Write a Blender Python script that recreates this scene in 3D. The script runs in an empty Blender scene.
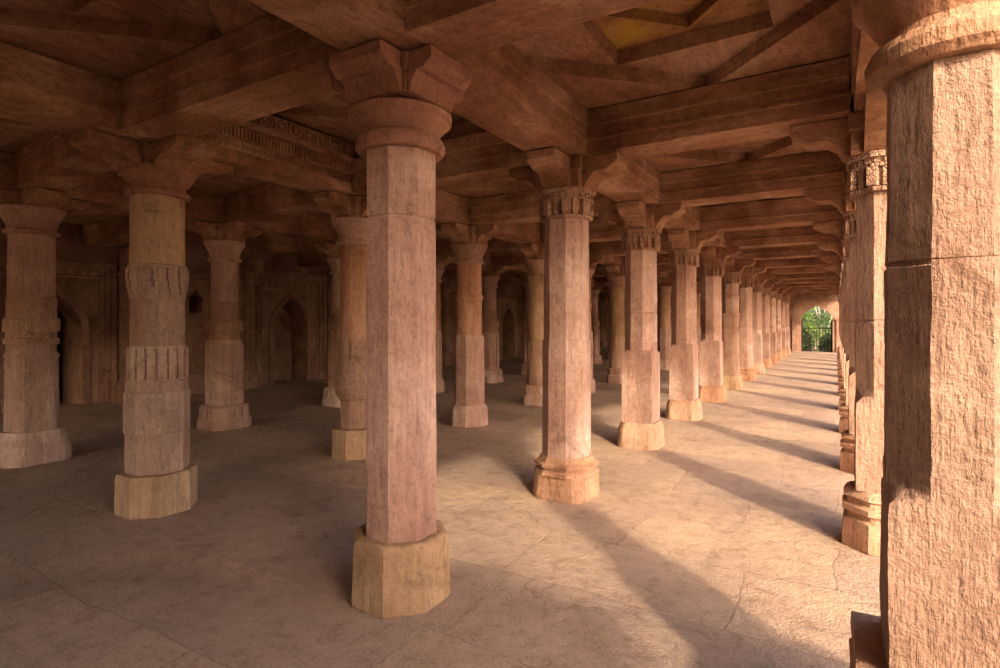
import bpy, bmesh, math, random
from mathutils import Vector, noise, Matrix
random.seed(7)
S = 0.9                      # metres per layout unit
C = bpy.context.scene.collection
PI = math.pi
cos, sin, rad = math.cos, math.sin, math.radians

# ------------------------------------------------------------------ materials
def nd(nt, t, **k):
    n = nt.nodes.new(t)
    for a, v in k.items():
        setattr(n, a, v)
    return n

def stone(name, a, b, c, streak='z', fine=0.35, bump=0.5, patch=None, patch_amt=0.5, carve=None, rough=0.9, big=0.9, speck=28.0, stain=0.5):
    m = bpy.data.materials.new(name); m.use_nodes = True
    nt = m.node_tree; nt.nodes.clear(); L = nt.links.new
    out = nd(nt, 'ShaderNodeOutputMaterial'); bs = nd(nt, 'ShaderNodeBsdfPrincipled')
    L(bs.outputs[0], out.inputs[0]); bs.inputs['Roughness'].default_value = rough
    bs.inputs['Specular IOR Level'].default_value = 0.25
    tc = nd(nt, 'ShaderNodeTexCoord'); oi = nd(nt, 'ShaderNodeObjectInfo')
    mul = nd(nt, 'ShaderNodeMath', operation='MULTIPLY'); mul.inputs[1].default_value = 37.0
    L(oi.outputs['Random'], mul.inputs[0])
    add = nd(nt, 'ShaderNodeVectorMath', operation='ADD')
    L(tc.outputs['Object'], add.inputs[0]); L(mul.outputs[0], add.inputs[1])
    def noi(scale, detail=6, rough_=0.6, vec=None, dist=0.0):
        n = nd(nt, 'ShaderNodeTexNoise'); n.inputs['Scale'].default_value = scale
        n.inputs['Detail'].default_value = detail; n.inputs['Roughness'].default_value = rough_
        n.inputs['Distortion'].default_value = dist
        L(vec or add.outputs[0], n.inputs['Vector']); return n
    def ramp(src, pts):
        r = nd(nt, 'ShaderNodeValToRGB'); e = r.color_ramp.elements
        e[0].position, e[0].color = pts[0][0], (*pts[0][1], 1)
        e[1].position, e[1].color = pts[-1][0], (*pts[-1][1], 1)
        for p, col in pts[1:-1]:
            x = e.new(p); x.color = (*col, 1)
        L(src, r.inputs[0]); return r
    def mix(mode, fac, A, B):
        x = nd(nt, 'ShaderNodeMix', data_type='RGBA', blend_type=mode)
        if isinstance(fac, float): x.inputs[0].default_value = fac
        else: L(fac, x.inputs[0])
        for i, v in ((6, A), (7, B)):
            if isinstance(v, tuple): x.inputs[i].default_value = (*v, 1)
            else: L(v, x.inputs[i])
        return x.outputs[2]
    n1 = noi(big, 7, 0.62, dist=0.6)
    col = ramp(n1.outputs[0], [(0.3, a), (0.5, b), (0.7, c)]).outputs[0]
    mp = nd(nt, 'ShaderNodeMapping')
    sc = {'x': (1.0, 5, 5), 'y': (5, 1.0, 5), 'z': (6, 6, 0.35), 'n': (3, 3, 3)}[streak]
    mp.inputs['Scale'].default_value = sc; L(add.outputs[0], mp.inputs['Vector'])
    n2 = noi(2.2, 6, 0.65, mp.outputs[0])
    g2 = ramp(n2.outputs[0], [(0.3, (0.62, 0.6, 0.58)), (0.65, (1.15, 1.1, 1.08))]).outputs[0]
    col = mix('MULTIPLY', float(stain), col, g2)
    n3 = noi(speck, 5, 0.75)
    g3 = ramp(n3.outputs[0], [(0.34, (0.62, 0.57, 0.54)), (0.48, (1, 1, 1)), (0.68, (1.2, 1.19, 1.18))]).outputs[0]
    col = mix('MULTIPLY', min(1.0, fine * 1.3), col, g3)
    mp2 = nd(nt, 'ShaderNodeMapping'); mp2.inputs['Scale'].default_value = {'x': (13, 30, 30), 'y': (30, 13, 30), 'z': (34, 34, 6), 'n': (22, 22, 22)}[streak]
    L(add.outputs[0], mp2.inputs['Vector'])
    nt2 = noi(1.0, 4, 0.7, mp2.outputs[0])
    gt = ramp(nt2.outputs[0], [(0.34, (0.6, 0.56, 0.53)), (0.47, (1, 1, 1)), (0.68, (1.15, 1.14, 1.13))]).outputs[0]
    col = mix('MULTIPLY', min(1.0, fine * 1.3), col, gt)
    n6 = noi(1.7, 8, 0.7, dist=1.0)      # dark weather stains
    g6 = ramp(n6.outputs[0], [(0.33, (0.5, 0.44, 0.4)), (0.41, (0.97, 0.96, 0.95)), (0.60, (1.02, 1.0, 1.0)), (0.70, (1.3, 1.3, 1.3))]).outputs[0]
    col = mix('MULTIPLY', 0.7, col, g6)
    if patch:
        n4 = noi(1.6, 5, 0.6, dist=0.4)
        f4 = ramp(n4.outputs[0], [(0.5 - 0.12 * patch_amt, (0, 0, 0)), (0.62 - 0.12 * patch_amt, (1, 1, 1))]).outputs[0]
        col = mix('MIX', f4, col, patch)
    L(col, bs.inputs['Base Color'])
    # relief
    nb = noi(7, 8, 0.7); nb2 = noi(45, 4, 0.7)
    h = nd(nt, 'ShaderNodeMath', operation='MULTIPLY_ADD'); h.inputs[1].default_value = 0.35
    L(nb2.outputs[0], h.inputs[0]); L(nb.outputs[0], h.inputs[2])
    hh = nd(nt, 'ShaderNodeMath', operation='MULTIPLY_ADD'); hh.inputs[1].default_value = 0.6
    L(n2.outputs[0], hh.inputs[0]); L(h.outputs[0], hh.inputs[2])
    h3 = nd(nt, 'ShaderNodeMath', operation='MULTIPLY_ADD'); h3.inputs[1].default_value = 0.45
    L(nt2.outputs[0], h3.inputs[0]); L(hh.outputs[0], h3.inputs[2]); hv = h3.outputs[0]
    if carve:
        if carve == 'flute':
            w = nd(nt, 'ShaderNodeTexWave', wave_type='BANDS', bands_direction='X'); w.inputs['Scale'].default_value = 7
            w.inputs['Distortion'].default_value = 0.6; L(tc.outputs['Object'], w.inputs['Vector']); src = w.outputs['Fac']; amt = 2.5
        elif carve == 'scroll':
            w = nd(nt, 'ShaderNodeTexWave', wave_type='RINGS', rings_direction='SPHERICAL'); w.inputs['Scale'].default_value = 5
            w.inputs['Distortion'].default_value = 9; w.inputs['Detail'].default_value = 2.5; w.inputs['Detail Scale'].default_value = 5
            L(tc.outputs['Object'], w.inputs['Vector']); src = w.outputs['Fac']; amt = 0.55
        else:
            w = nd(nt, 'ShaderNodeTexVoronoi', feature='DISTANCE_TO_EDGE'); w.inputs['Scale'].default_value = 24
            L(tc.outputs['Object'], w.inputs['Vector'])
            sm = nd(nt, 'ShaderNodeMath', operation='MINIMUM'); sm.inputs[1].default_value = 0.12
            L(w.outputs['Distance'], sm.inputs[0]); src = sm.outputs[0]; amt = 3.0
        cm = nd(nt, 'ShaderNodeMath', operation='MULTIPLY_ADD'); cm.inputs[1].default_value = amt
        L(src, cm.inputs[0]); L(hv, cm.inputs[2]); hv = cm.outputs[0]
    bp = nd(nt, 'ShaderNodeBump'); bp.inputs['Strength'].default_value = bump; bp.inputs['Distance'].default_value = 0.035
    L(hv, bp.inputs['Height']); L(bp.outputs[0], bs.inputs['Normal'])
    return m

def plain(name, col, rough=0.8, metal=0.0):
    m = bpy.data.materials.new(name); m.use_nodes = True
    nt = m.node_tree; b = nt.nodes['Principled BSDF']
    n = nd(nt, 'ShaderNodeTexNoise'); n.inputs['Scale'].default_value = 6
    r = nd(nt, 'ShaderNodeValToRGB')
    r.color_ramp.elements[0].color = (*[x * 0.6 for x in col], 1); r.color_ramp.elements[1].color = (*[min(1, x * 1.3) for x in col], 1)
    nt.links.new(n.outputs[0], r.inputs[0]); nt.links.new(r.outputs[0], b.inputs['Base Color'])
    b.inputs['Roughness'].default_value = rough; b.inputs['Metallic'].default_value = metal
    return m

M = {}
M['pink'] = stone('pink_sandstone', (0.28, 0.16, 0.12), (0.42, 0.275, 0.22), (0.55, 0.42, 0.36), bump=0.6, fine=0.45)
M['pinkR'] = stone('pale_sandstone', (0.29, 0.175, 0.125), (0.385, 0.255, 0.19), (0.45, 0.32, 0.245), bump=1.0, fine=0.5, speck=38)
M['ochre'] = stone('ochre_sandstone', (0.27, 0.16, 0.09), (0.43, 0.30, 0.185), (0.50, 0.37, 0.25), bump=0.6, fine=0.4)
M['orange'] = stone('orange_sandstone', (0.33, 0.16, 0.09), (0.46, 0.27, 0.17), (0.56, 0.38, 0.27), bump=0.8, fine=0.45)
M['grey'] = stone('grey_pink_sandstone', (0.26, 0.165, 0.13), (0.40, 0.28, 0.225), (0.52, 0.40, 0.34), bump=0.7, fine=0.45)
M['carved'] = stone('carved_sandstone', (0.28, 0.145, 0.095), (0.42, 0.26, 0.18), (0.52, 0.36, 0.27), carve='v', bump=0.9, fine=0.4)
M['carvedg'] = stone('carved_grey_sandstone', (0.33, 0.22, 0.175), (0.46, 0.34, 0.285), (0.56, 0.45, 0.39), carve='v', bump=0.6, fine=0.4)
M['cup'] = stone('red_capital_stone', (0.22, 0.105, 0.075), (0.34, 0.18, 0.13), (0.42, 0.25, 0.18), bump=0.6, fine=0.4)
M['beam'] = stone('beam_sandstone', (0.15, 0.07, 0.04), (0.29, 0.155, 0.09), (0.52, 0.345, 0.235), streak='x', bump=0.7, stain=0.8, fine=0.5)
M['flute'] = stone('fluted_sandstone', (0.2, 0.1, 0.06), (0.3, 0.17, 0.11), (0.42, 0.26, 0.18), streak='x', bump=0.6)
M['scroll'] = stone('scrolled_sandstone', (0.2, 0.1, 0.06), (0.3, 0.17, 0.11), (0.42, 0.26, 0.18), streak='x', bump=0.6)
M['ceil'] = stone('ceiling_stone', (0.19, 0.085, 0.05), (0.32, 0.18, 0.11), (0.46, 0.31, 0.22), streak='y', bump=0.7, stain=0.8, fine=0.5)
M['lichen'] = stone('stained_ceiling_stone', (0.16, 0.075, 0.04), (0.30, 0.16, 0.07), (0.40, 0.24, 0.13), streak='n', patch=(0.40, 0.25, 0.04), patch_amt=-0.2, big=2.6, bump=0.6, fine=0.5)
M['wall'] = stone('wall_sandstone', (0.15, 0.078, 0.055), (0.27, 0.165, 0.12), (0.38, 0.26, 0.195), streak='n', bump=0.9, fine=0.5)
M['iron'] = plain('dark_iron', (0.03, 0.028, 0.025), 0.6, 0.6)
M['leaf'] = plain('green_leaves', (0.13, 0.24, 0.03), 0.6)
M['leaf2'] = plain('dark_green_leaves', (0.06, 0.13, 0.02), 0.6)
M['bark'] = plain('pale_bark', (0.38, 0.34, 0.26), 0.9)
M['dirt'] = stone('dry_earth', (0.30, 0.20, 0.12), (0.42, 0.30, 0.19), (0.50, 0.37, 0.25), streak='n', bump=0.3)

def floor_material():
    m = bpy.data.materials.new('worn_floor_slabs'); m.use_nodes = True
    nt = m.node_tree; nt.nodes.clear(); L = nt.links.new
    out = nd(nt, 'ShaderNodeOutputMaterial'); bs = nd(nt, 'ShaderNodeBsdfPrincipled'); L(bs.outputs[0], out.inputs[0])
    bs.inputs['Roughness'].default_value = 0.85; bs.inputs['Specular IOR Level'].default_value = 0.3
    tc = nd(nt, 'ShaderNodeTexCoord')
    def noi(s, d=6, r=0.6, vec=None, dist=0):
        n = nd(nt, 'ShaderNodeTexNoise'); n.inputs['Scale'].default_value = s; n.inputs['Detail'].default_value = d
        n.inputs['Roughness'].default_value = r; n.inputs['Distortion'].default_value = dist
        L(vec or tc.outputs['Object'], n.inputs['Vector']); return n
    def ramp(src, pts):
        r = nd(nt, 'ShaderNodeValToRGB'); e = r.color_ramp.elements
        e[0].position, e[0].color = pts[0][0], (*pts[0][1], 1); e[1].position, e[1].color = pts[-1][0], (*pts[-1][1], 1)
        for p, c in pts[1:-1]:
            x = e.new(p); x.color = (*c, 1)
        L(src, r.inputs[0]); return r.outputs[0]
    def mix(mode, fac, A, B):
        x = nd(nt, 'ShaderNodeMix', data_type='RGBA', blend_type=mode)
        if isinstance(fac, float): x.inputs[0].default_value = fac
        else: L(fac, x.inputs[0])
        for i, v in ((6, A), (7, B)):
            if isinstance(v, tuple): x.inputs[i].default_value = (*v, 1)
            else: L(v, x.inputs[i])
        return x.outputs[2]
    wob = noi(0.9, 4, 0.6)
    sub = nd(nt, 'ShaderNodeVectorMath', operation='SUBTRACT'); L(wob.outputs['Color'], sub.inputs[0]); sub.inputs[1].default_value = (0.5, 0.5, 0.5)
    scl = nd(nt, 'ShaderNodeVectorMath', operation='SCALE'); L(sub.outputs[0], scl.inputs[0]); scl.inputs['Scale'].default_value = 0.2
    add = nd(nt, 'ShaderNodeVectorMath', operation='ADD'); L(tc.outputs['Object'], add.inputs[0]); L(scl.outputs[0], add.inputs[1])
    br = nd(nt, 'ShaderNodeTexBrick'); L(add.outputs[0], br.inputs['Vector'])
    br.inputs['Scale'].default_value = 1.0; br.inputs['Brick Width'].default_value = 1.35; br.inputs['Row Height'].default_value = 0.78
    br.inputs['Mortar Size'].default_value = 0.009; br.inputs['Mortar Smooth'].default_value = 1.0
    br.inputs['Color1'].default_value = (0.40, 0.30, 0.24, 1); br.inputs['Color2'].default_value = (0.52, 0.385, 0.285, 1)
    br.inputs['Mortar'].default_value = (0.34, 0.25, 0.19, 1)
    br.offset = 0.37; br.squash = 1.3; br.squash_frequency = 3
    n1 = noi(0.7, 7, 0.65, dist=0.8)
    tone = ramp(n1.outputs[0], [(0.32, (0.72, 0.66, 0.62)), (0.5, (0.95, 0.92, 0.9)), (0.68, (1.15, 1.1, 1.0))])
    col = mix('MULTIPLY', 0.8, br.outputs['Color'], tone)
    n2 = noi(9, 8, 0.75); g = ramp(n2.outputs[0], [(0.33, (0.6, 0.55, 0.52)), (0.48, (1, 1, 1)), (0.68, (1.18, 1.16, 1.12))])
    col = mix('MULTIPLY', 0.6, col, g)
    n3 = noi(60, 2, 0.6); g3 = ramp(n3.outputs[0], [(0.36, (0.55, 0.5, 0.47)), (0.50, (1, 1, 1))])
    col = mix('MULTIPLY', 0.35, col, g3)
    n7 = noi(3.2, 9, 0.78, dist=1.5); g7 = ramp(n7.outputs[0], [(0.36, (0.66, 0.6, 0.58)), (0.46, (1, 1, 1)), (0.62, (1, 1, 1)), (0.68, (1.16, 1.14, 1.1))])
    col = mix('MULTIPLY', 0.8, col, g7)
    L(col, bs.inputs['Base Color'])
    a1 = nd(nt, 'ShaderNodeMath', operation='MULTIPLY_ADD'); L(n2.outputs[0], a1.inputs[0]); a1.inputs[1].default_value = 0.8
    a0 = nd(nt, 'ShaderNodeMath', operation='MULTIPLY'); L(br.outputs['Fac'], a0.inputs[0]); a0.inputs[1].default_value = -0.10
    L(a0.outputs[0], a1.inputs[2])
    a2 = nd(nt, 'ShaderNodeMath', operation='MULTIPLY_ADD'); L(n3.outputs[0], a2.inputs[0]); a2.inputs[1].default_value = 0.5; L(a1.outputs[0], a2.inputs[2])
    a3 = nd(nt, 'ShaderNodeMath', operation='MULTIPLY_ADD'); n5 = noi(2.6, 9, 0.75, dist=.2); L(n5.outputs[0], a3.inputs[0]); a3.inputs[1].default_value = 2.2; L(a2.outputs[0], a3.inputs[2])
    bp = nd(nt, 'ShaderNodeBump'); bp.inputs['Strength'].default_value = 0.75; bp.inputs['Distance'].default_value = 0.03
    L(a3.outputs[0], bp.inputs['Height']); L(bp.outputs[0], bs.inputs['Normal'])
    return m
M['floor'] = floor_material()

# ------------------------------------------------------------------ mesh helpers
def obj(name, bm, mat, parent=None, rough=0.0, freq=3.0, angle=32, loc=None):
    if rough:
        rough *= 0.6
        off = Vector((random.random() * 50, random.random() * 50, 0))
        for v in bm.verts:
            v.co += noise.noise_vector(v.co * freq + off) * rough + noise.noise_vector(v.co * freq * 4 + off) * rough * 0.45
    for v in bm.verts: v.co *= S
    bmesh.ops.recalc_face_normals(bm, faces=bm.faces)
    me = bpy.data.meshes.new(name); bm.to_mesh(me); bm.free()
    me.shade_smooth()
    me.set_sharp_from_angle(angle=rad(angle))
    me.materials.append(mat)
    o = bpy.data.objects.new(name, me); C.objects.link(o)
    if parent: o.parent = parent
    if loc: o.location = Vector(loc) * S
    return o

def tag(o, label, cat, group=None):
    o['label'] = label; o['category'] = cat; o['kind'] = 'thing'
    if group: o['group'] = group
    return o

def thing(name, loc, label=None, cat=None, group=None, rz=0):
    o = bpy.data.objects.new(name, None); C.objects.link(o)
    o.empty_display_size = 0.1
    o.location = Vector(loc) * S; o.rotation_euler = (0, 0, rz)
    if label: tag(o, label, cat, group)
    return o

def struct(name, bm, mat, **k):
    o = obj(name, bm, mat, **k); o['kind'] = 'structure'; return o

N = 32
def ring(shape, w, z, cx=0, cy=0):
    pts = []
    for k in range(N):
        t = 2 * PI * k / N
        if shape == 's': r = w / max(abs(cos(t)), abs(sin(t)))
        elif shape == 'o': r = w / cos(((t + PI / 8) % (PI / 4)) - PI / 8)
        elif shape == 'd': # redented square
            r = min(w / max(abs(cos(t)), abs(sin(t))), w * 1.17)
        elif shape == 't':
            ro = w / cos(((t + PI / 8) % (PI / 4)) - PI / 8); r = ro + (w * 1.414 - ro) * (.96 if k % 8 == 4 else (.42 if k % 8 in (3, 5) else 0))
        elif shape == 'f': r = w * (1 + 0.035 * (1 if (k % 4) in (0, 1, 3) else -1.6))
        else: r = w
        pts.append((cx + r * cos(t), cy + r * sin(t), z))
    return pts

def loft(bm, rings, cap=True):
    rows = [[bm.verts.new(p) for p in r] for r in rings]
    n = len(rows[0])
    for a, b in zip(rows, rows[1:]):
        for i in range(n):
            bm.faces.new((a[i], a[(i + 1) % n], b[(i + 1) % n], b[i]))
    if cap:
        bm.faces.new(rows[0][::-1]); bm.faces.new(rows[-1])

def column_bm(secs, step=0.1):
    """secs: list of (z, half width, shape); subdivided upwards so that wear can bend the surface"""
    bm = bmesh.new(); rings = []
    for i, (z, w, s) in enumerate(secs):
        rings.append(ring(s, w, z))
        if i + 1 < len(secs):
            z2, w2, s2 = secs[i + 1]
            n = int(abs(z2 - z) / step)
            A, B = ring(s, w, z), ring(s2, w2, z2)
            for j in range(1, n + 1):
                f = j / (n + 1)
                rings.append([tuple(a[q] * (1 - f) + b[q] * f for q in range(3)) for a, b in zip(A, B)])
    loft(bm, rings)
    return bm

def box(bm, x0, y0, z0, x1, y1, z1, rot=None):
    c = [(x0, y0, z0), (x1, y0, z0), (x1, y1, z0), (x0, y1, z0), (x0, y0, z1), (x1, y0, z1), (x1, y1, z1), (x0, y1, z1)]
    if rot is not None: c = [(x * cos(rot) - y * sin(rot), x * sin(rot) + y * cos(rot), z) for x, y, z in c]
    v = [bm.verts.new(p) for p in c]
    for f in ((3, 2, 1, 0), (4, 5, 6, 7), (0, 1, 5, 4), (1, 2, 6, 5), (2, 3, 7, 6), (3, 0, 4, 7)):
        bm.faces.new([v[i] for i in f])

def extrude_x(bm, prof, x0, x1, seg=12, axis='x', noise_amp=0.0):
    """closed profile of (side, height) swept along x (or y)"""
    rings = []
    for i in range(seg + 1):
        x = x0 + (x1 - x0) * i / seg
        rings.append([(x, a, b) if axis == 'x' else (a, x, b) for a, b in prof])
    loft(bm, rings)

def poly_prism(bm, outer, holes, d0, d1, tr):
    """polygon with holes (2D) given a thickness; tr(u, v, d) -> 3D"""
    loops = [outer] + holes
    for d in (d0, d1):
        es = []
        for lp in loops:
            vs = [bm.verts.new(tr(u, v, d)) for u, v in lp]
            es += [bm.edges.new((vs[i], vs[(i + 1) % len(vs)])) for i in range(len(vs))]
        bmesh.ops.triangle_fill(bm, edges=es, use_beauty=True)
    for lp in loops:
        A = [bm.verts.new(tr(u, v, d0)) for u, v in lp]; B = [bm.verts.new(tr(u, v, d1)) for u, v in lp]
        for i in range(len(lp)):
            j = (i + 1) % len(lp); bm.faces.new((A[i], A[j], B[j], B[i]))
    bmesh.ops.remove_doubles(bm, verts=bm.verts, dist=0.0004)

def arch_outline(cx, half, spring, apex, base=0.0, n=8):
    """pointed four-centred arch, counter-clockwise from the lower left"""
    rgt = []
    for i in range(n + 1):
        t = i / n
        x = half * (1 - t ** 1.9) if t < 1 else 0
        z = spring + (apex - spring) * (t ** 0.72 * 0.86 + 0.14 * t ** 4)
        rgt.append((x, z))
    pts = [(cx - half, base), (cx + half, base)] + [(cx + x, z) for x, z in rgt] + [(cx - x, z) for x, z in rgt[-2::-1]]
    return pts

# ------------------------------------------------------------------ pillars
COLS = {'C': -2.42, 'R': 0.335, 'D': -5.55, 'E': -8.88}
def rowL(k): return 2.68 + 2.665 * k
NROW = 13
def EL(k): return 3.10 + 2.77 * k
SOF = 3.43       # underside of the lintels

def bracket_bm(h=0.30, reach=0.60, w=0.155, scroll=True):
    h -= .010
    bm = bmesh.new()
    half = [(0.22, 0), (0.255, 0.01), (0.285, 0.05), (0.315, h * 0.36), (0.37, h * 0.5), (0.43, h * 0.52), (0.46, h * 0.5),
            (0.50, h * 0.55), (0.535, h * 0.63), (.58, h * 0.70), (.60, h * 0.74), (.60, h)]
    half = [(a if a < .25 else .25 + (a - .25) * (reach - .25) / .35, b) for a, b in half]
    prof = [(-a, b) for a, b in half[::-1]] + half
    for ax, dz, ww in (('x', 0, w), ('y', 0.002, w - 0.004)):
        rings = []
        for i in range(5):
            s = -ww + 2 * ww * i / 4
            rings.append([(a, s, b - dz) if ax == 'x' else (s, a, b - dz) for a, b in prof])
        loft(bm, rings)
    loft(bm, [ring('s', 0.235, 0.001), ring('s', 0.235, h * 0.55), ring('s', 0.25, h * 0.6), ring('s', 0.25, h - 0.004)])
    return bm

def carved_capital_bm(h, w0=0.235, shape='o'):
    bm = bmesh.new()
    for z0, z1, a, b in ((0, 0.03, w0 + 0.03, w0 + 0.035), (0.03, h * 0.62, w0 - 0.005, w0 + 0.01), (h * 0.62, h * 0.70, w0 + 0.04, w0 + 0.04),
                         (h * 0.70, h * 0.86, w0 + 0.02, w0 + 0.03), (h * 0.86, h, w0 + 0.055, w0 + 0.06)):
        loft(bm, [ring(shape, a, z0), ring(shape, b, z1)])
    for k in range(16):          # hanging leaves and small relief figures round the drum
        t = PI / 8 * k; big = k % 2 == 1
        r = w0 / cos(PI / 8) if big else w0
        d = 0.045 if big else 0.03; hw = 0.034 if big else 0.026
        box(bm, r - 0.03, -hw, h * 0.14, r + d, hw, h * 0.62, rot=t)
        box(bm, r - 0.03, -hw * 0.6, 0.03, r + d * 0.6, hw * 0.6, h * 0.2, rot=t)
    for k in range(24):
        t = 2 * PI / 24 * k
        r = w0 / cos(((t + PI / 8) % (PI / 4)) - PI / 8) + 0.012
        box(bm, r, -0.018, h * 0.72, r + 0.03, 0.018, h * 0.85, rot=t)
    return bm

def cup_capital_bm(h, w0=0.23):
    pr = [(0, w0), (0.0, w0 + 0.035), (0.02, w0 + 0.055), (0.05, w0 + 0.06), (0.085, w0 + 0.045), (0.095, w0 + 0.01), (0.11, w0),
          (0.14, w0 + 0.025), (0.17, w0 + 0.06), (0.20, w0 + 0.085), (0.205, w0 + 0.10), (0.24, w0 + 0.105), (0.25, w0 + 0.09), (h, w0 + 0.085)]
    bm = bmesh.new(); loft(bm, [ring('r', w, z * h / 0.29) if z < h else ring('r', w, h) for z, w in pr if z * h / 0.29 <= h])
    return bm

def flare_capital_bm(h, w0=0.24, shape='r'):
    bm = bmesh.new()
    pr = [(0, w0), (0.01, w0 + 0.04), (0.05, w0 + 0.045), (0.06, w0 + 0.005), (0.12, w0 + 0.01), (h * 0.55, w0 + 0.04), (h * 0.8, w0 + 0.08), (h * 0.82, w0 + 0.095), (h, w0 + 0.1)]
    loft(bm, [ring(shape, w, z) for z, w in pr]); return bm

def petals(bm, z, r, h, n=16, d=0.03):
    for k in range(n):
        t = 2 * PI * k / n; w = PI * r / n * 0.8
        for q, (a, b) in enumerate(((0, 0.5), (0.5, 0.8), (0.8, 1.0))):
            ww = w * (1, 0.72, 0.35)[q]
            box(bm, r - 0.02, -ww, z - h * b, r + d * (1 - 0.25 * q), ww, z - h * a, rot=t)

def make_pillar(kind, name='stone_pillar'):
    """every kind: list of (part name, mesh, material, wear)"""
    P = []
    def add(n, bm, m, wear=0.006, z=0): P.append((n, bm, m, wear, z))
    def br(z, h=None, **k): add('bracket', bracket_bm(h or SOF - z, **k), M['cup' if kind == 'B' else 'beam'], 0.010, z)
    if kind == 'B':
        add('base', column_bm([(0, .305, 'o'), (.02, .31, 'o'), (.37, .30, 'o'), (.41, .285, 'o'), (.42, .27, 'o')]), M['ochre'], 0.008)
        add('shaft', column_bm([(.42, .222, 'o'), (2.44, .218, 'o'), (2.445, .211, 'o'), (2.455, .211, 'o'), (2.46, .218, 'o'), (2.88, .218, 'o')]), M['pink'], 0.009)
        add('capital', cup_capital_bm(.30, .235), M['cup'], .007, 2.88); br(3.18, .25, reach=.42, w=.215)
    elif kind == 'C1':
        add('base', column_bm([(0, .29, 'd'), (.03, .30, 'd'), (.22, .285, 'd'), (.25, .31, 'o'), (.28, .30, 'o'), (.29, .27, 'o'), (.31, .27, 'o'), (.32, .30, 'o'), (.35, .305, 'o'), (.37, .27, 'o'), (.42, .245, 'o')]), M['orange'], 0.012)
        add('shaft', column_bm([(.42, .232, 'o'), (1.6, .228, 'o'), (1.605, .216, 'o'), (1.62, .216, 'o'), (1.625, .217, 'o'), (2.83, .212, 'o')]), M['pink'], 0.006)
        add('capital', carved_capital_bm(.29, .22), M['carved'], .004, 2.83); br(3.12)
    elif kind == 'C2':
        add('base', column_bm([(0, .295, 'd'), (.03, .30, 'd'), (.27, .285, 'd'), (.33, .26, 'd'), (.36, .25, 'd')]), M['orange'], 0.010)
        add('lower_shaft', column_bm([(.36, .215, 's'), (1.30, .216, 's'), (1.345, .216, 't'), (1.39, .213, 'o'), (1.5, .212, 'o')]), M['pink'], 0.009)
        add('shaft', column_bm([(1.5, .212, 'o'), (1.9, .21, 'o'), (1.905, .2, 'o'), (1.915, .2, 'o'), (1.92, .209, 'o'), (2.80, .206, 'o')]), M['pink'], 0.006)
        add('capital', carved_capital_bm(.30, .215), M['carved'], .004, 2.80); br(3.10)
    elif kind == 'C5':
        add('base', column_bm([(0, .29, 'd'), (.03, .295, 'd'), (.30, .27, 'd'), (.34, .25, 'd'), (.38, .235, 'd')]), M['ochre'], 0.010)
        add('lower_shaft', column_bm([(.38, .215, 'd'), (1.5, .213, 'd'), (1.52, .235, 'd'), (1.6, .235, 'd'), (1.62, .205, 'd'), (1.95, .22, 'd'), (1.97, .235, 'd'), (2.02, .235, 'd')]), M['carved'], 0.009)
        add('shaft', column_bm([(2.02, .205, 'o'), (2.4, .205, 'o'), (2.42, .225, 'o'), (2.47, .225, 'o'), (2.49, .20, 'o'), (2.80, .20, 'o')]), M['pink'], 0.006)
        add('capital', carved_capital_bm(.30, .215), M['carved'], .004, 2.80); br(3.10)
    elif kind == 'A':
        add('base', column_bm([(0, .315, 'o'), (.02, .318, 'o'), (.34, .315, 'o'), (.37, .30, 'o')]), M['ochre'], 0.012)
        lb = column_bm([(.37, .24, 'o'), (.41, .248, 'o'), (1.22, .243, 'o'), (1.24, .238, 'r'), (1.54, .235, 'r'), (1.56, .23, 'r')])
        for k in range(18): box(lb, .225, -.034, 1.25, .256, .034, 1.54, rot=2 * PI * k / 18)
        add('lower_shaft', lb, M['grey'], 0.010)
        pn = column_bm([(.74, .246, 'o'), (.75, .257, 'o'), (1.12, .255, 'o'), (1.13, .246, 'o')])
        rp = random.Random(5)
        for q in range(90):
            t = rp.random() * 2 * PI; r = .255 / cos(((t + PI / 8) % (PI / 4)) - PI / 8); z = rp.uniform(.78, 1.08); w = rp.uniform(.008, .022)
            box(pn, r - .02, -w, z - w, r + .008, w, z + w * rp.uniform(.6, 1.6), rot=t)
        add('carved_panel', pn, M['carvedg'], 0.006)
        add('shaft', column_bm([(1.56, .232, 'r'), (1.9, .229, 'r'), (2.26, .228, 'r')]), M['grey'], 0.006)
        bd = column_bm([(2.0, .234, 'r'), (2.27, .236, 'r'), (2.29, .246, 'r'), (2.32, .246, 'r'), (2.33, .234, 'r')]); petals(bd, 2.29, .234, .24, 14, .026)
        add('lotus_band', bd, M['carvedg'], .003)
        add('upper_shaft', column_bm([(2.33, .232, 'r'), (2.97, .228, 'r')]), M['ochre'], 0.006)
        add('capital', flare_capital_bm(.26, .23), M['cup'], .01, 2.97); br(3.17, .262, reach=.66, w=.19)
    elif kind == 'D1':
        add('base', column_bm([(0, .31, 'o'), (.02, .315, 'o'), (.36, .30, 'o'), (.38, .29, 'o')]), M['ochre'], 0.01)
        add('lower_shaft', column_bm([(.38, .20, 'o'), (.75, .205, 'o'), (.8, .26, 'r'), (.95, .285, 'r'), (1.1, .25, 'o'), (1.2, .24, 'f'), (1.52, .245, 'f'), (1.55, .235, 'f')]), M['carved'], 0.022)
        add('shaft', column_bm([(1.55, .21, 'r'), (2.1, .208, 'r'), (2.105, .2, 'r'), (2.115, .2, 'r'), (2.12, .208, 'r'), (2.80, .203, 'r')]), M['orange'], 0.006)
        add('capital', flare_capital_bm(.34, .22), M['pink'], .008, 2.80); br(3.14, .29)
    elif kind == 'D2':
        add('base', column_bm([(0, .31, 'o'), (.3, .30, 'o'), (.33, .28, 'o'), (.36, .27, 'o')]), M['pink'], 0.008)
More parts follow.
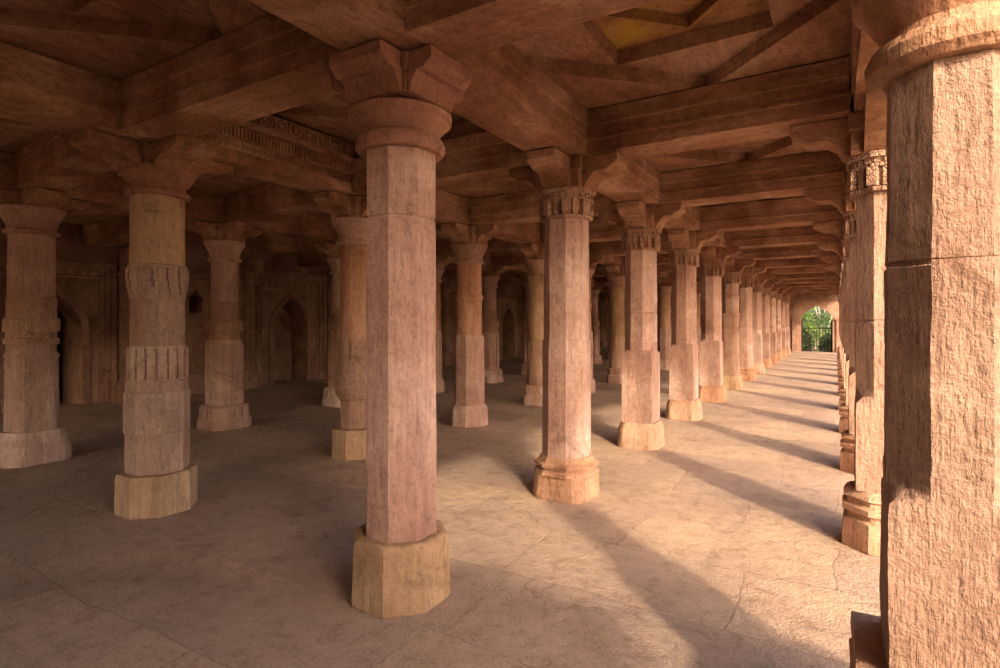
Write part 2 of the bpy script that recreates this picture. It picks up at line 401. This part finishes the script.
        add('lower_shaft', column_bm([(.36, .25, 'o'), (1.5, .245, 'o'), (1.56, .235, 'o')]), M['pink'], 0.006)
        add('shaft', column_bm([(1.56, .225, 'r'), (2.15, .222, 'r'), (2.16, .245, 'r'), (2.25, .245, 'r'), (2.26, .22, 'r'), (2.8, .215, 'r')]), M['orange'], 0.006)
        add('capital', flare_capital_bm(.32, .22), M['pink'], .008, 2.80); br(3.12, .31)
    elif kind == 'D3':
        add('base', column_bm([(0, .28, 'd'), (.2, .28, 'd'), (.25, .24, 'd'), (.4, .26, 'd'), (.43, .23, 'd')]), M['pink'], 0.008)
        add('lower_shaft', column_bm([(.43, .225, 'o'), (1.3, .225, 'f'), (1.36, .215, 'f')]), M['carved'], 0.006)
        sh = column_bm([(1.36, .21, 'r'), (2.8, .205, 'r')]); petals(sh, 1.95, .21, .22, 14, .02); petals(sh, 2.78, .21, .25, 12, .025)
        add('shaft', sh, M['ochre'], 0.004)
        add('capital', flare_capital_bm(.32, .22), M['pink'], .008, 2.80); br(3.12, .31)
    elif kind == 'E0':
        add('base', column_bm([(0, .36, 'd'), (.18, .355, 'd'), (.26, .33, 'd'), (.36, .30, 'd'), (.40, .29, 'd')]), M['grey'], 0.014)
        add('lower_shaft', column_bm([(.40, .245, 'd'), (1.30, .24, 'd'), (1.36, .235, 't'), (1.42, .235, 'o'), (1.55, .235, 'o')]), M['grey'], 0.008)
        add('banding', column_bm([(1.5, .25, 'd'), (1.58, .25, 'd'), (1.585, .24, 'o'), (1.66, .24, 'o'), (1.665, .255, 'd'), (1.83, .255, 'd'), (1.835, .26, 'r'), (2.08, .26, 'r'), (2.1, .25, 'r')]), M['carved'], 0.006)
        add('shaft', column_bm([(2.1, .245, 'r'), (2.9, .24, 'r')]), M['pink'], 0.006)
        add('capital', flare_capital_bm(.34, .25), M['pink'], .008, 2.90); br(3.18, .25, w=.19)
    elif kind == 'E1':
        bs = column_bm([(0, .36, 'd'), (.12, .36, 'd'), (.2, .33, 'd'), (.36, .33, 'd'), (.40, .29, 'd')]); petals(bs, .34, .33, .3, 16, .03)
        add('base', bs, M['pink'], 0.006)
        lb = column_bm([(.40, .255, 'd'), (1.4, .25, 'd'), (1.48, .23, 'd')])
        for k in range(8): box(lb, .24, -.03, .42, .275 if k % 2 == 0 else .30, .03, 1.40, rot=PI / 4 * k + PI / 8 * 0)
        add('lower_shaft', lb, M['pink'], 0.006)
        add('banding', column_bm([(1.48, .225, 'o'), (1.62, .225, 'o'), (1.63, .26, 'd'), (1.80, .26, 'd'), (1.81, .225, 'r'), (2.1, .23, 'r'), (2.12, .22, 'r')]), M['carved'], 0.005)
        add('shaft', column_bm([(2.12, .215, 'r'), (2.8, .21, 'r')]), M['pink'], 0.005)
        add('capital', flare_capital_bm(.34, .22), M['pink'], .008, 2.80); br(3.14, .29)
    elif kind == 'R0':
        add('base', column_bm([(0, .31, 's'), (.05, .31, 's'), (.40, .31, 's'), (.43, .29, 's'), (.47, .305, 's'), (.53, .30, 's'), (.55, .24, 's')]), M['orange'], 0.016)
        add('lower_shaft', column_bm([(.55, .203, 's'), (1.09, .203, 's'), (1.15, .203, 't'), (1.20, .200, 'o'), (1.26, .199, 'o')], .05), M['pinkR'], 0.010)
        add('shaft', column_bm([(1.26, .199, 'o'), (1.98, .197, 'o'), (1.985, .188, 'o'), (2.0, .188, 'o'), (2.005, .193, 'o'), (2.70, .188, 'o')], .05), M['pinkR'], 0.010)
        cb = bmesh.new()
        pr = [(0, .20), (.0, .235), (.03, .262), (.075, .265), (.11, .245), (.12, .21), (.15, .205), (.20, .235), (.28, .285), (.30, .31), (.35, .315), (.37, .29), (.42, .28)]
        loft(cb, [ring('r', w, z) for z, w in pr]); add('capital', cb, M['orange'], .010, 2.68); br(3.10, .33, w=.19)
    elif kind == 'R':
        add('base', column_bm([(0, .29, 'o'), (.03, .295, 'o'), (.22, .28, 'o'), (.24, .25, 'o'), (.27, .25, 'o'), (.29, .29, 'o'), (.33, .29, 'o'), (.35, .255, 'o'), (.38, .255, 'o'), (.40, .28, 'o'), (.44, .26, 'o'), (.46, .23, 'o')]), M['orange'], 0.014)
        add('lower_shaft', column_bm([(.46, .20, 's'), (1.09, .20, 's'), (1.15, .20, 't'), (1.20, .198, 'o'), (1.26, .197, 'o')]), M['pinkR'], 0.008)
        add('shaft', column_bm([(1.26, .197, 'o'), (1.78, .196, 'o'), (1.785, .188, 'o'), (1.80, .188, 'o'), (1.805, .195, 'o'), (2.80, .192, 'o')]), M['pinkR'], 0.006)
        add('capital', carved_capital_bm(.30, .205), M['carved'], .004, 2.80); br(3.10, reach=.66)
    return P

PROTO = {}
def pillar(kind, x, y, label, cat='pillar', group=None):
    root = thing('stone_pillar', (x, y, 0), label, cat, group)
    if kind not in PROTO:
        PROTO[kind] = []
        for n, bm, m, wear, z in make_pillar(kind):
            PROTO[kind].append(obj(n, bm, m, root, rough=wear, loc=(0, 0, z)))
    else:
        for p in PROTO[kind]:
            q = p.copy(); C.objects.link(q); q.parent = root
    return root

ORD = ['first', 'second', 'third', 'fourth', 'fifth', 'sixth', 'seventh', 'eighth', 'ninth', 'tenth', 'eleventh', 'twelfth', 'thirteenth', 'fourteenth']
special = {
 ('C', 0): ('B', -2.46, 2.83, 'pink eight-sided pillar in the foreground with a round ringed capital and plain octagonal base'),
 ('C', 1): ('C1', -2.40, 5.34, 'faceted pink pillar with carved capital and slotted orange base, next behind the foreground pillar'),
 ('C', 2): ('C2', -2.42, 8.0, 'faceted pillar with squared lower half and big orange base, third of the aisle row'),
 ('R', 0): ('R0', .36, 2.58, 'huge sunlit pillar cut off by the right edge of the view'),
 ('R', 1): ('R', .335, 5.42, 'outer pillar half hidden behind the huge sunlit right-edge pillar, with moulded octagonal base'),
 ('D', 0): ('A', -5.60, 2.93, 'grey-pink round pillar with lotus band and ochre octagonal base, left of the foreground pillar'),
 ('D', 1): ('D1', -5.53, 5.46, 'orange round pillar on a yellow base, showing at the left edge of the foreground pillar'),
 ('D', 2): ('D2', -5.50, 8.12, 'round-topped pink pillar on a smooth pink octagonal base, just right of the foreground pillar'),
 ('D', 3): ('D3', -5.55, 10.85, 'yellowish round pillar with leaf bands, close left of the slotted-base pillar'),
 ('E', 0): ('E0', -8.93, 3.10, 'dark banded pillar with square lower shaft at the left edge of the view'),
 ('E', 2): ('E1', -9.15, 8.62, 'small dim pillar whose foot peeks out beside the yellow-based pillar'),
 ('E', 1): ('E1', -8.95, 5.78, 'slim pillar with ribbed lower shaft and petal base in front of the niched wall'),
}
row_words = {'C': 'faceted pillar with carved capital lining the sunlit aisle, {} from the camera',
             'R': 'sunlit outer-edge pillar with stepped orange base, {} along the open side',
             'D': 'round-topped pillar in the second row left of the aisle, {} from the camera',
             'E': 'dim pillar in the row nearest the niched back wall, {} from the camera'}
kinds = {'C': {3: 'C2', 4: 'C2', 5: 'C5', 6: 'C1'}, 'D': {4: 'D2', 5: 'D3', 6: 'D1', 7: 'D2'}, 'E': {2: 'E1', 3: 'D2', 4: 'E1'}}
group_words = {'C': 'pillars of the aisle row', 'R': 'pillars of the open outer row', 'D': 'pillars of the second row', 'E': 'pillars of the back row'}
PL = {}
for col in 'CRDE':
    for k in range(NROW):
        if (col, k) in special:
            kd, x, y, lab = special[(col, k)]
        else:
            kd = kinds.get(col, {}).get(k, {'C': 'C2', 'R': 'R', 'D': 'D2', 'E': 'E1'}[col])
            x, y, lab = COLS[col], (rowL(k) if col != 'E' else EL(k)), row_words[col].format(ORD[k])
        PL[col, k] = (x, y)
        pillar(kd, x, y, lab, group=group_words[col])

# ------------------------------------------------------------------ lintels
BW = 0.215; BH = 0.41
def beam_profile(w=BW, h=BH):
    r = [(w, 0), (w, .12), (w + .018, .125), (w + .018, .15), (w + .002, .155), (w + .002, .26), (w + .024, .27), (w + .024, h)]
    return [(-a, b) for a, b in r[::-1]][0:8] + r

def beam(x0, y0, x1, y1, label, group, w=BW, z=SOF, h=BH, seg=None):
    d = Vector((x1 - x0, y1 - y0, 0)); ln = d.length
    bm = bmesh.new(); extrude_x(bm, beam_profile(w, h), -ln / 2, ln / 2, seg or max(6, int(ln * 7)))
    o = obj('stone_beam', bm, M['beam'], rough=0.012, freq=2.2, loc=((x0 + x1) / 2, (y0 + y1) / 2, z))
    o.rotation_euler[2] = math.atan2(d.y, d.x)
    tag(o, label, 'beam', group); return o

colx = {'R': .335, 'C': -2.33, 'D': -5.5, 'E': -8.88, 'W': -13.7}
names = {'R': 'open outer row', 'C': 'aisle row', 'D': 'second row', 'E': 'back row'}
ys = [-0.3] + [rowL(k) for k in range(NROW)]
ys[1] = 2.66
ysE = [-0.3] + [EL(k) for k in range(NROW)]
ysC = ys
for c in 'RCDE':
    ys = ysE if c == 'E' else ysC
    for k in range(NROW):
        if c == 'D' and k == 1: continue
        if k == 0:
            beam(colx[c], ys[0], colx[c], ys[1] - .003, 'lengthwise beam overhead reaching from the nearest pillar of the %s toward the camera' % names[c], 'lengthwise beams', w=.24)
        else:
            beam(colx[c], ys[k] + .003, colx[c], ys[k + 1] - .003, 'lengthwise beam on top of the %s, %s bay from the camera' % (names[c], ORD[k - 1]), 'lengthwise beams', w=.24 if c == 'C' else BW)
    beam(colx[c], ys[NROW] + .003, colx[c], 37.9, 'lengthwise beam at the far end of the %s, meeting the end wall' % names[c], 'lengthwise beams')
ys = ysC
pairs = [('C', 'R', 'over the sunlit aisle'), ('D', 'C', 'between the second row and the aisle row'), ('E', 'D', 'between the back row and the second row'), ('W', 'E', 'from the back row to the niched wall')]
for a, b, wd in pairs:
    for k in range(NROW):
        ya, yb = (ysE if a in 'EW' else ys)[k + 1], (ysE if b == 'E' else ys)[k + 1]
        sk = .245 + abs(ya - yb) / 3.3 * .23; f = sk / (colx[b] - colx[a])
        if a == 'W': beam(colx[a] + .01, ya, colx[b] - .245, yb, 'cross beam %s, %s from the camera' % (wd, ORD[k]), 'cross beams'); continue
        beam(colx[a] + sk, ya + (yb - ya) * f, colx[b] - sk, yb - (yb - ya) * f, 'cross beam %s, %s from the camera' % (wd, ORD[k]), 'cross beams')

# carved beam from the lotus-band pillar to the yellow-based pillar
cb = thing('carved_beam', (-5.5, 4.0, SOF), 'carved lintel with fluted, scrolled and floral bands, left of the foreground pillar capital', 'beam')
bm = bmesh.new(); extrude_x(bm, [(-.21, 0), (.21, 0), (.21, .62), (.035, .62), (.035, .41), (-.21, .41)], -1.33, 1.33, 18, 'y'); obj('lintel', bm, M['beam'], cb, rough=.006)
def bandp(name, z0, z1, d, mat, bumps=None):
    bm = bmesh.new()
    extrude_x(bm, [(.205, z0), (.21 + d, z0), (.21 + d, z1), (.205, z1)], -1.32, 1.32, 18, 'y')
    if bumps: bumps(bm, z0, z1, d)
    obj(name, bm, mat, cb)
def flutes(bm, z0, z1, d):
    for i in range(62):
        y = -1.3 + i * 2.6 / 61; box(bm, .21 + d, y - .012, z0 + .01, .225 + d, y + .012, z1 - .01)
def scrolls(bm, z0, z1, d):
    n = 26
    for i in range(n):
        y = -1.28 + i * 2.56 / (n - 1); c = (z0 + z1) / 2
        for j in range(6):
            a0 = j * PI / 3
            box(bm, .21 + d, y + cos(a0) * .035 - .009, c + sin(a0) * .035 - .009, .222 + d, y + cos(a0) * .035 + .009, c + sin(a0) * .035 + .009)
        box(bm, .21 + d, y - .008, c - .008, .225 + d, y + .008, c + .008)
def florals(bm, z0, z1, d):
    n = 14
    for i in range(n):
        y = -1.25 + i * 2.5 / (n - 1); c = (z0 + z1) / 2
        for j in range(8):
            a0 = j * PI / 4; r = .05
            box(bm, .21 + d, y + cos(a0) * r - .014, c + sin(a0) * r * .9 - .011, .235 + d, y + cos(a0) * r + .014, c + sin(a0) * r * .9 + .011)
        box(bm, .21 + d, y + .078, z0 + .02, .232 + d, y + .10, z1 - .02)
bandp('scroll_band', .12, .23, .002, M['beam'], scrolls)
bandp('fluted_band', .24, .37, .012, M['beam'], flutes)
bandp('cornice', .38, .44, .05, M['beam'])
bandp('floral_band', .46, .61, .004, M['beam'], florals)

# ------------------------------------------------------------------ ceiling: lantern of stacked slabs in every bay
def lantern(x0, x1, y0, y1, nm='ceiling', lift=0.014):
    cx, cy = (x0 + x1) / 2, (y0 + y1) / 2; hx, hy = (x1 - x0) / 2, (y1 - y0) / 2
    outer = [(x0, y0), (x1, y0), (x1, y1), (x0, y1)]
    tr = lambda u, v, d: (u - cx, v - cy, d)
    def dia(f): return [(cx - hx * f, cy), (cx, cy - hy * f), (cx + hx * f, cy), (cx, cy + hy * f)]
    def sq(f): return [(cx - hx * f, cy - hy * f), (cx + hx * f, cy - hy * f), (cx + hx * f, cy + hy * f), (cx - hx * f, cy + hy * f)]
    b = SOF + BH + lift
    bm = bmesh.new()
    ex = .02
    big = [(x0 - ex, y0 - ex), (x1 + ex, y0 - ex), (x1 + ex, y1 + ex), (x0 - ex, y1 + ex)]
    poly_prism(bm, big, [dia(.92)], b, b + .12, tr)
    poly_prism(bm, big, [sq(.45)], b + .121, b + .25, tr)
    o = struct(nm, bm, M['ceil'], rough=.004, loc=(cx, cy, 0))
    bm = bmesh.new(); poly_prism(bm, sq(.6), [dia(.40)], b + .251, b + .34, tr)
    poly_prism(bm, sq(.62), [], b + .341, b + .42, tr)
    return struct('ceiling', bm, M['lichen'], loc=(cx, cy, 0))
order = ['W', 'E', 'D', 'C', 'R']
yy = [-.3] + ys[1:] + [38.2]; yyE = [-.3] + ysE[1:] + [38.2]
for i in range(4):
    for k in range(NROW + 1):
        if i == 0 and k == 0 and False: continue
        q = yyE if i == 0 else yy
        lantern(colx[order[i]], colx[order[i + 1]], q[k], q[k + 1], lift=.25 if (i, k) == (2, 1) else .014)
bm = bmesh.new(); box(bm, -14.2, -.35, SOF + BH + .66, .8, 38.8, SOF + BH + 1.1)
struct('roof', bm, M['dirt'])
bm = bmesh.new(); box(bm, .56, -.35, SOF + BH - .02, .80, 38.8, SOF + BH + .66)
struct('trim_right', bm, M['wall'])

# ------------------------------------------------------------------ floor and ground
bm = bmesh.new()
bmesh.ops.create_grid(bm, x_segments=60, y_segments=150, size=.5)
for v in bm.verts:
    v.co.x = v.co.x * 16.2 - 6.9; v.co.y = v.co.y * 39.6 + 18.9
    v.co.z = noise.noise(v.co * .9) * .006
r = bmesh.ops.extrude_face_region(bm, geom=bm.faces[:])
for g in r['geom']:
    if isinstance(g, bmesh.types.BMVert): g.co.z = -.6
struct('floor', bm, M['floor'])
bm = bmesh.new()
bmesh.ops.create_grid(bm, x_segments=4, y_segments=4, size=90)
for v in bm.verts: v.co.z = -.55
struct('ground', bm, M['dirt'])

# ------------------------------------------------------------------ niched wall on the left (x = -13.7)
WX = -13.7; WH = SOF + BH + .42
niches = [(5.05, 1.22, 3.05), (10.98, 1.24, 3.22), (16.9, 1.24, 3.2), (23.75, 1.24, 3.2), (29.0, 1.24, 3.2), (34.6, 1.24, 3.2)]
smalls = [8.06, 13.95, 20.0, 26.1, 31.8]
holes = [[(c - w, .0), (c + w, .0), (c + w, h), (c - w, h)] for c, w, h in niches]
def ogee(c, z, s=1.0):
    return [(c - .17 * s, z), (c + .17 * s, z), (c + .17 * s, z + .28 * s), (c + .20 * s, z + .34 * s), (c + .1 * s, z + .44 * s), (c + .05 * s, z + .5 * s), (c, z + .6 * s),
            (c - .05 * s, z + .5 * s), (c - .1 * s, z + .44 * s), (c - .20 * s, z + .34 * s), (c - .17 * s, z + .28 * s)]
holes2 = [ogee(c, 2.02) for c in smalls]
bm = bmesh.new()
outer = []
prev = -.6
pts = [(-.6, 0.0)]
for c, w, h in niches:
    pts += [(c - w, 0.0), (c - w, h), (c + w, h), (c + w, 0.0)]
pts += [(38.8, 0.0), (38.8, WH), (-.6, WH)]
poly_prism(bm, pts, holes2, 0, -.9, lambda u, v, d: (WX + d, u, v))
box(bm, WX - 1.1, -.6, 0, WX - .91, 4.4, WH); box(bm, WX - 1.1, 5.7, 0, WX - .91, 38.8, WH); box(bm, WX - 1.1, 4.4, 2.7, WX - .91, 5.7, WH)
box(bm, WX - 4.1, 3.6, 0, WX - 4.0, 6.6, 3.0); box(bm, WX - 4.0, 3.6, 0, WX - 1.1, 3.7, 3.0); box(bm, WX - 4.0, 6.5, 0, WX - 1.1, 6.6, 3.0); box(bm, WX - 4.1, 3.6, 3.0, WX - 1.1, 6.6, 3.1); box(bm, WX - 4.0, 3.7, -.5, WX - 1.1, 6.5, 0)
struct('wall_left', bm, M['wall'])
# low dado moulding and string courses between niches
segs = []; a = -.5
for c, w, h in niches: segs.append((a, c - w - .05)); a = c + w + .05
segs.append((a, 38.2))
for i, (a, b) in enumerate(segs):
    bm = bmesh.new()
    box(bm, WX + .002, a, 0, WX + .07, b, .42); box(bm, WX + .002, a, .42, WX + .04, b, .48)
    box(bm, WX + .002, a, 3.05, WX + .05, b, 3.12); box(bm, WX + .002, a, 1.9, WX + .02, b, 1.94)
    struct('trim_%d' % (i + 1), bm, M['wall'], rough=.004)
for i, c in enumerate(smalls):
    t = thing('window_niche', (WX, c, 2.0), 'small lamp niche with an ogee top, %s along the back wall' % ORD[i] if i else 'small dark ogee niche in the back wall between two pillars at left', 'niche', 'small wall niches')
    bm = bmesh.new()
    poly_prism(bm, [(-.42, -.15), (.42, -.15), (.42, .85), (-.42, .85)], [[(u - c + (c), v) for u, v in ogee(0, .02, 1.02)]], .002, .035, lambda u, v, d: (d, u, v))
    obj('surround', bm, M['wall'], t)
    bm = bmesh.new()
    for s in (-1, 1): box(bm, .035, s * .46 - .03, -.2, .07, s * .46 + .03, .9)
    box(bm, .035, -.49, .9, .08, .49, .97)
    obj('frame', bm, M['wall'], t)

nl = ['dark arched doorway in the back wall, half behind the banded pillar with square lower shaft', 'pointed-arch prayer niche with rosettes, framed between two pillars on the left']
for i, (c, w, h) in enumerate(niches):
    t = thing('prayer_niche', (WX, c, 0), nl[i] if i < 2 else 'pointed prayer niche in the back wall, %s from the camera end' % ORD[i], 'niche', 'prayer niches')
    # stepped frame
    bm = bmesh.new()
    for q, (o_, d0, d1) in enumerate(((0, -.85, .06), (.10, -.5, -.02), (.19, -.5, -.09))):
        ww, hh = w - .004 - o_, h - .004 - o_ * .8
        poly_prism(bm, [(-ww, 0.01), (-ww + .085, 0.01), (-ww + .085, hh - .085), (ww - .085, hh - .085), (ww - .085, .01), (ww, .01), (ww, hh), (-ww, hh)], [], d0, d1, lambda u, v, d: (d, u, v))
    obj('frame', bm, M['wall'], t, rough=.003)
    iw, ih = w - .29, h - .25
    half, apex = (.60, 2.52) if i else (.62, 2.5)
    ar = arch_outline(0, half, 1.55, apex, .012)
    panel = [(-iw, .012)] + [ar[0]] + ar[:1:-1] + [ar[1]] + [(iw, .012), (iw, ih), (-iw, ih)]
    bm = bmesh.new(); poly_prism(bm, panel, [], -.79, -.11, lambda u, v, d: (d, u, v)); obj('arch_panel', bm, M['wall'], t)
    # raised arch moulding
    bm = bmesh.new(); ar2 = arch_outline(0, half + .12, 1.55, apex + .16, .012)
    n_ = len(ar)
    rim = [ar2[1]] + ar2[2:] + [ar2[0]] + [ar[0]] + ar[:1:-1] + [ar[1]]
    poly_prism(bm, rim, [], -.109, -.06, lambda u, v, d: (d, u, v)); obj('arch_moulding', bm, M['wall'], t)
    bm = bmesh.new()
    if i: box(bm, -.85, -iw, .012, -.80, iw, ih)
    else: box(bm, -.88, -iw, .012, -.80, -.63, ih); box(bm, -.88, .63, .012, -.80, iw, ih); box(bm, -.88, -.63, 2.56, -.80, .63, ih)
    for z in (.45, 1.1, 1.75) if i else (): box(bm, -.80, -iw, z, -.785, iw, z + .03)
    obj('recess_back', bm, M['wall'], t)
    for s in (-1, 1):
        bm = bmesh.new()
        for rr, d in ((.13, .02), (.10, .035), (.05, .05)):
            loft(bm, [[(-.109, s * .52 + cos(a) * rr, 2.50 + sin(a) * rr) for a in [2 * PI * q / 16 for q in range(16)]],
                      [(-.109 + d, s * .52 + cos(a) * rr * .9, 2.50 + sin(a) * rr * .9) for a in [2 * PI * q / 16 for q in range(16)]]])
        obj('rosette', bm, M['wall'], t)
    bm = bmesh.new(); box(bm, -.109, -iw + .01, 2.72, -.05, iw - .01, 2.76)
    for q in range(9):
        y = -iw + .12 + q * (2 * iw - .24) / 8; box(bm, -.109, y - .06, 2.79, -.07, y + .06, 2.9)
    obj('frieze', bm, M['carved'], t)

pil = []
for c, w, h in niches: pil += [c - w - .22, c + w + .17]
for i, y in enumerate(pil):
    t = thing('wall_pilaster', (WX, y, 0), 'slender moulded half-column on the back wall, %s side of the %s prayer niche' % ('near' if i % 2 == 0 else 'far', ORD[i // 2]), 'pilaster', 'wall pilasters')
    bm = bmesh.new(); box(bm, .072, -.2, 0, .26, .2, .35); box(bm, .072, -.17, .35, .22, .17, .46); obj('base', bm, M['wall'], t, rough=.004)
    bm = bmesh.new(); box(bm, .072, -.14, .46, .12, .14, 2.8); box(bm, .12, -.09, .46, .17, .09, 2.8); box(bm, .17, -.04, .46, .20, .04, 2.8)
    for z in (.75, 1.5, 2.3): box(bm, .073, -.155, z, .19, .155, z + .06)
    obj('shaft', bm, M['wall'], t)
    bm = bmesh.new(); box(bm, .072, -.18, 2.8, .2, .18, 2.9); box(bm, .072, -.13, 2.9, .28, .13, 3.1); box(bm, .072, -.13, 3.1, .5, .13, 3.42); obj('capital', bm, M['wall'], t, rough=.004)

# ------------------------------------------------------------------ end wall with the arched gateway
EY = 38.0
bm = bmesh.new()
ax, ah = -.98, .82
ar = arch_outline(ax, ah, 1.9, 2.78, .0)
pts = [(WX - .5, 0)] + [ar[0]] + ar[:1:-1] + [ar[1]] + [(1.25, 0), (1.25, WH), (WX - .5, WH)]
poly_prism(bm, pts, [], 0, .7, lambda u, v, d: (u, EY + d, v))
struct('wall_back', bm, M['wall'], rough=.003)
bm = bmesh.new()
for s in (-1, 1):
    box(bm, ax + s * (ah + .32) - .14, EY - .10, 0, ax + s * (ah + .32) + .14, EY - .002, 1.9)
    box(bm, ax + s * (ah + .30) - .20, EY - .14, 1.9, ax + s * (ah + .30) + .20, EY - .002, 2.0)
box(bm, -2.1, EY - .10, 3.05, .1, EY - .002, 3.15)
struct('trim_back', bm, M['wall'], rough=.003)
# unseen wall, wing wall and porch added behind the camera to shape the daylight
bm = bmesh.new(); box(bm, -1.7, -1.1, -.5, .93, -.62, WH); box(bm, .93, -1.1, -.5, 1.62, -.62, WH); box(bm, 1.62, -1.1, -.5, 2.9, -.62, 3.1)
for x in (-14.0, -9.4, -5.9): box(bm, x - .2, -1.05, -.5, x + .2, -.65, 3.0)
box(bm, WX - .7, -1.1, 2.05, -1.7, -.62, WH); box(bm, -1.75, -5.6, -.5, -1.45, -1.1, 3.4); box(bm, WX - .7, -5.6, 3.0, -1.45, -1.1, 3.4)
struct('wall_light_shaper', bm, M['wall'])

g = thing('iron_gate', (ax, EY + .35, 0), 'dark iron gate of upright bars in the far archway', 'gate')
for z in (.1, 1.42):
    bm = bmesh.new(); box(bm, -ah + .01, -.03, z - .03, ah - .01, .03, z + .03); obj('rail', bm, M['iron'], g)
for i in range(11):
    bm = bmesh.new(); x = -ah + .08 + i * (2 * ah - .16) / 10; box(bm, x - .014, -.014, .02, x + .014, .014, 1.5); obj('bar', bm, M['iron'], g)
for s in (-1, 1):
    bm = bmesh.new(); box(bm, s * (ah - .05) - .035, -.035, 0, s * (ah - .05) + .035, .035, 1.9); obj('post', bm, M['iron'], g)

def limb(bm, pts):
    rings = []
    for x, y, z, r in pts: rings.append([(x + cos(t) * r, y + sin(t) * r, z) for t in [PI / 4 * q for q in range(8)]])
    loft(bm, rings)
def tree(x, y, h, w, label, mat, seed, n=2600, low=.2):
    rnd = random.Random(seed)
    t = thing('leafy_tree', (x, y, -.55), label, 'tree', 'trees outside the far gateway')
    bm = bmesh.new()
    for q in range(4):
        a = rnd.random() * 6.28; dx, dy = cos(a) * w * .35, sin(a) * w * .35
        limb(bm, [(dx * .1, dy * .1, 0, .09), (dx * .3, dy * .3, h * .3, .07), (dx * .6 + rnd.uniform(-.2, .2), dy * .6, h * .55, .05), (dx, dy, h * .9, .02)])
    obj('trunk', bm, M['bark'], t)
    bm = bmesh.new()
    cl = [(rnd.uniform(-w, w) * .7, rnd.uniform(-w, w) * .7, h * rnd.uniform(low, 1), rnd.uniform(.35, .8)) for _ in range(16)]
    for _ in range(n):
        c = rnd.choice(cl); v = Vector((rnd.gauss(0, 1), rnd.gauss(0, 1), rnd.gauss(0, 1))).normalized() * c[3] * rnd.random() ** .4
        p = Vector(c[:3]) + v; p.z = max(p.z, .05)
        a = Vector((rnd.gauss(0, 1), rnd.gauss(0, 1), rnd.gauss(0, .5))).normalized() * .09
        b = a.cross(Vector((rnd.gauss(0, 1), rnd.gauss(0, 1), rnd.gauss(0, 1)))).normalized() * .045
        bm.faces.new([bm.verts.new(p - a), bm.verts.new(p + b), bm.verts.new(p + a), bm.verts.new(p - b)])
    me = obj('foliage', bm, mat, t)
tree(-2.3, 42.2, 4.6, 1.1, 'bright green tree seen through the left of the far gateway', M['leaf'], 1, low=.35)
tree(.9, 42.9, 4.8, 1.1, 'bright green tree seen through the right of the far gateway', M['leaf'], 2, low=.42)
tree(-.8, 49, 6.6, 2.8, 'darker bushy tree behind the others beyond the far gateway', M['leaf2'], 3, 5200, low=.05)

def bush(x, y, h, w, label, mat, seed):
    rnd = random.Random(seed)
    t = thing('green_bush', (x, y, -.55), label, 'bush', 'bushes outside the far gateway')
    bm = bmesh.new()
    for q in range(5):
        a = q * 1.25; limb(bm, [(0, 0, 0, .03), (cos(a) * w * .3, sin(a) * w * .3, h * .5, .02), (cos(a) * w * .6, sin(a) * w * .6, h * .85, .008)])
    obj('stem', bm, M['bark'], t)
    bm = bmesh.new()
    for _ in range(1800):
        v = Vector((rnd.gauss(0, 1), rnd.gauss(0, 1), rnd.gauss(0, 1))).normalized() * rnd.random() ** .4
        p = Vector((v.x * w, v.y * w, h * .5 + v.z * h * .5)); p.z = max(p.z, .03)
        a = Vector((rnd.gauss(0, 1), rnd.gauss(0, 1), rnd.gauss(0, .6))).normalized() * .08
        b = a.cross(Vector((rnd.gauss(0, 1), rnd.gauss(0, 1), rnd.gauss(0, 1)))).normalized() * .04
        bm.faces.new([bm.verts.new(p - a), bm.verts.new(p + b), bm.verts.new(p + a), bm.verts.new(p - b)])
    obj('foliage', bm, mat, t)
bush(-1.9, 39.9, 1.9, .75, 'low dark green bush behind the left of the iron gate', M['leaf2'], 11)
bush(-.2, 40.2, 1.7, .75, 'low dark green bush behind the right of the iron gate', M['leaf2'], 12)
bush(-1.0, 44.6, 2.6, 1.3, 'broad green bush between the trees beyond the iron gate', M['leaf'], 13)

# ------------------------------------------------------------------ camera, sun, sky
cam = bpy.data.cameras.new('camera'); co = bpy.data.objects.new('camera', cam); C.objects.link(co)
co.location = (0, 0, 1.786 * S); co.rotation_euler = (rad(90), 0, rad(30.96))
cam.sensor_width = 36; cam.lens = 20.16; cam.shift_y = -0.012; cam.clip_start = .02; cam.clip_end = 500
bpy.context.scene.camera = co

el = rad(28.0)
tv = Vector((-.725 * cos(el), .689 * cos(el), -sin(el)))
sd = bpy.data.lights.new('sun', 'SUN'); so = bpy.data.objects.new('sun', sd); C.objects.link(so)
so.rotation_euler = tv.to_track_quat('-Z', 'Y').to_euler(); so.location = (20, -20, 20)
sd.energy = 3.7; sd.angle = rad(2.6); sd.color = (1, .82, .58)

w = bpy.data.worlds.new('sky'); bpy.context.scene.world = w; w.use_nodes = True
nt = w.node_tree; bg = nt.nodes['Background']
sk = nt.nodes.new('ShaderNodeTexSky'); sk.sky_type = 'NISHITA'; sk.sun_disc = False; sk.sun_elevation = el
sk.sun_rotation = math.atan2(-tv.x, -tv.y)
sk.dust_density = 4.0; sk.ozone_density = 0.6
mx = nt.nodes.new('ShaderNodeMix'); mx.data_type = 'RGBA'; mx.blend_type = 'MULTIPLY'; mx.inputs[0].default_value = 1
mx.inputs[7].default_value = (1.0, .88, .82, 1)
nt.links.new(sk.outputs[0], mx.inputs[6]); nt.links.new(mx.outputs[2], bg.inputs[0]); bg.inputs[1].default_value = 0.45

sc = bpy.context.scene
sc.view_settings.view_transform = 'Standard'; sc.view_settings.look = 'None'; sc.view_settings.gamma = 1
sc.view_settings.use_curve_mapping = False; sc.view_settings.exposure = 0.45
sc.cycles.max_bounces = 12; sc.cycles.diffuse_bounces = 8; sc.cycles.use_denoising = True
sc.cycles.sample_clamp_indirect = 8
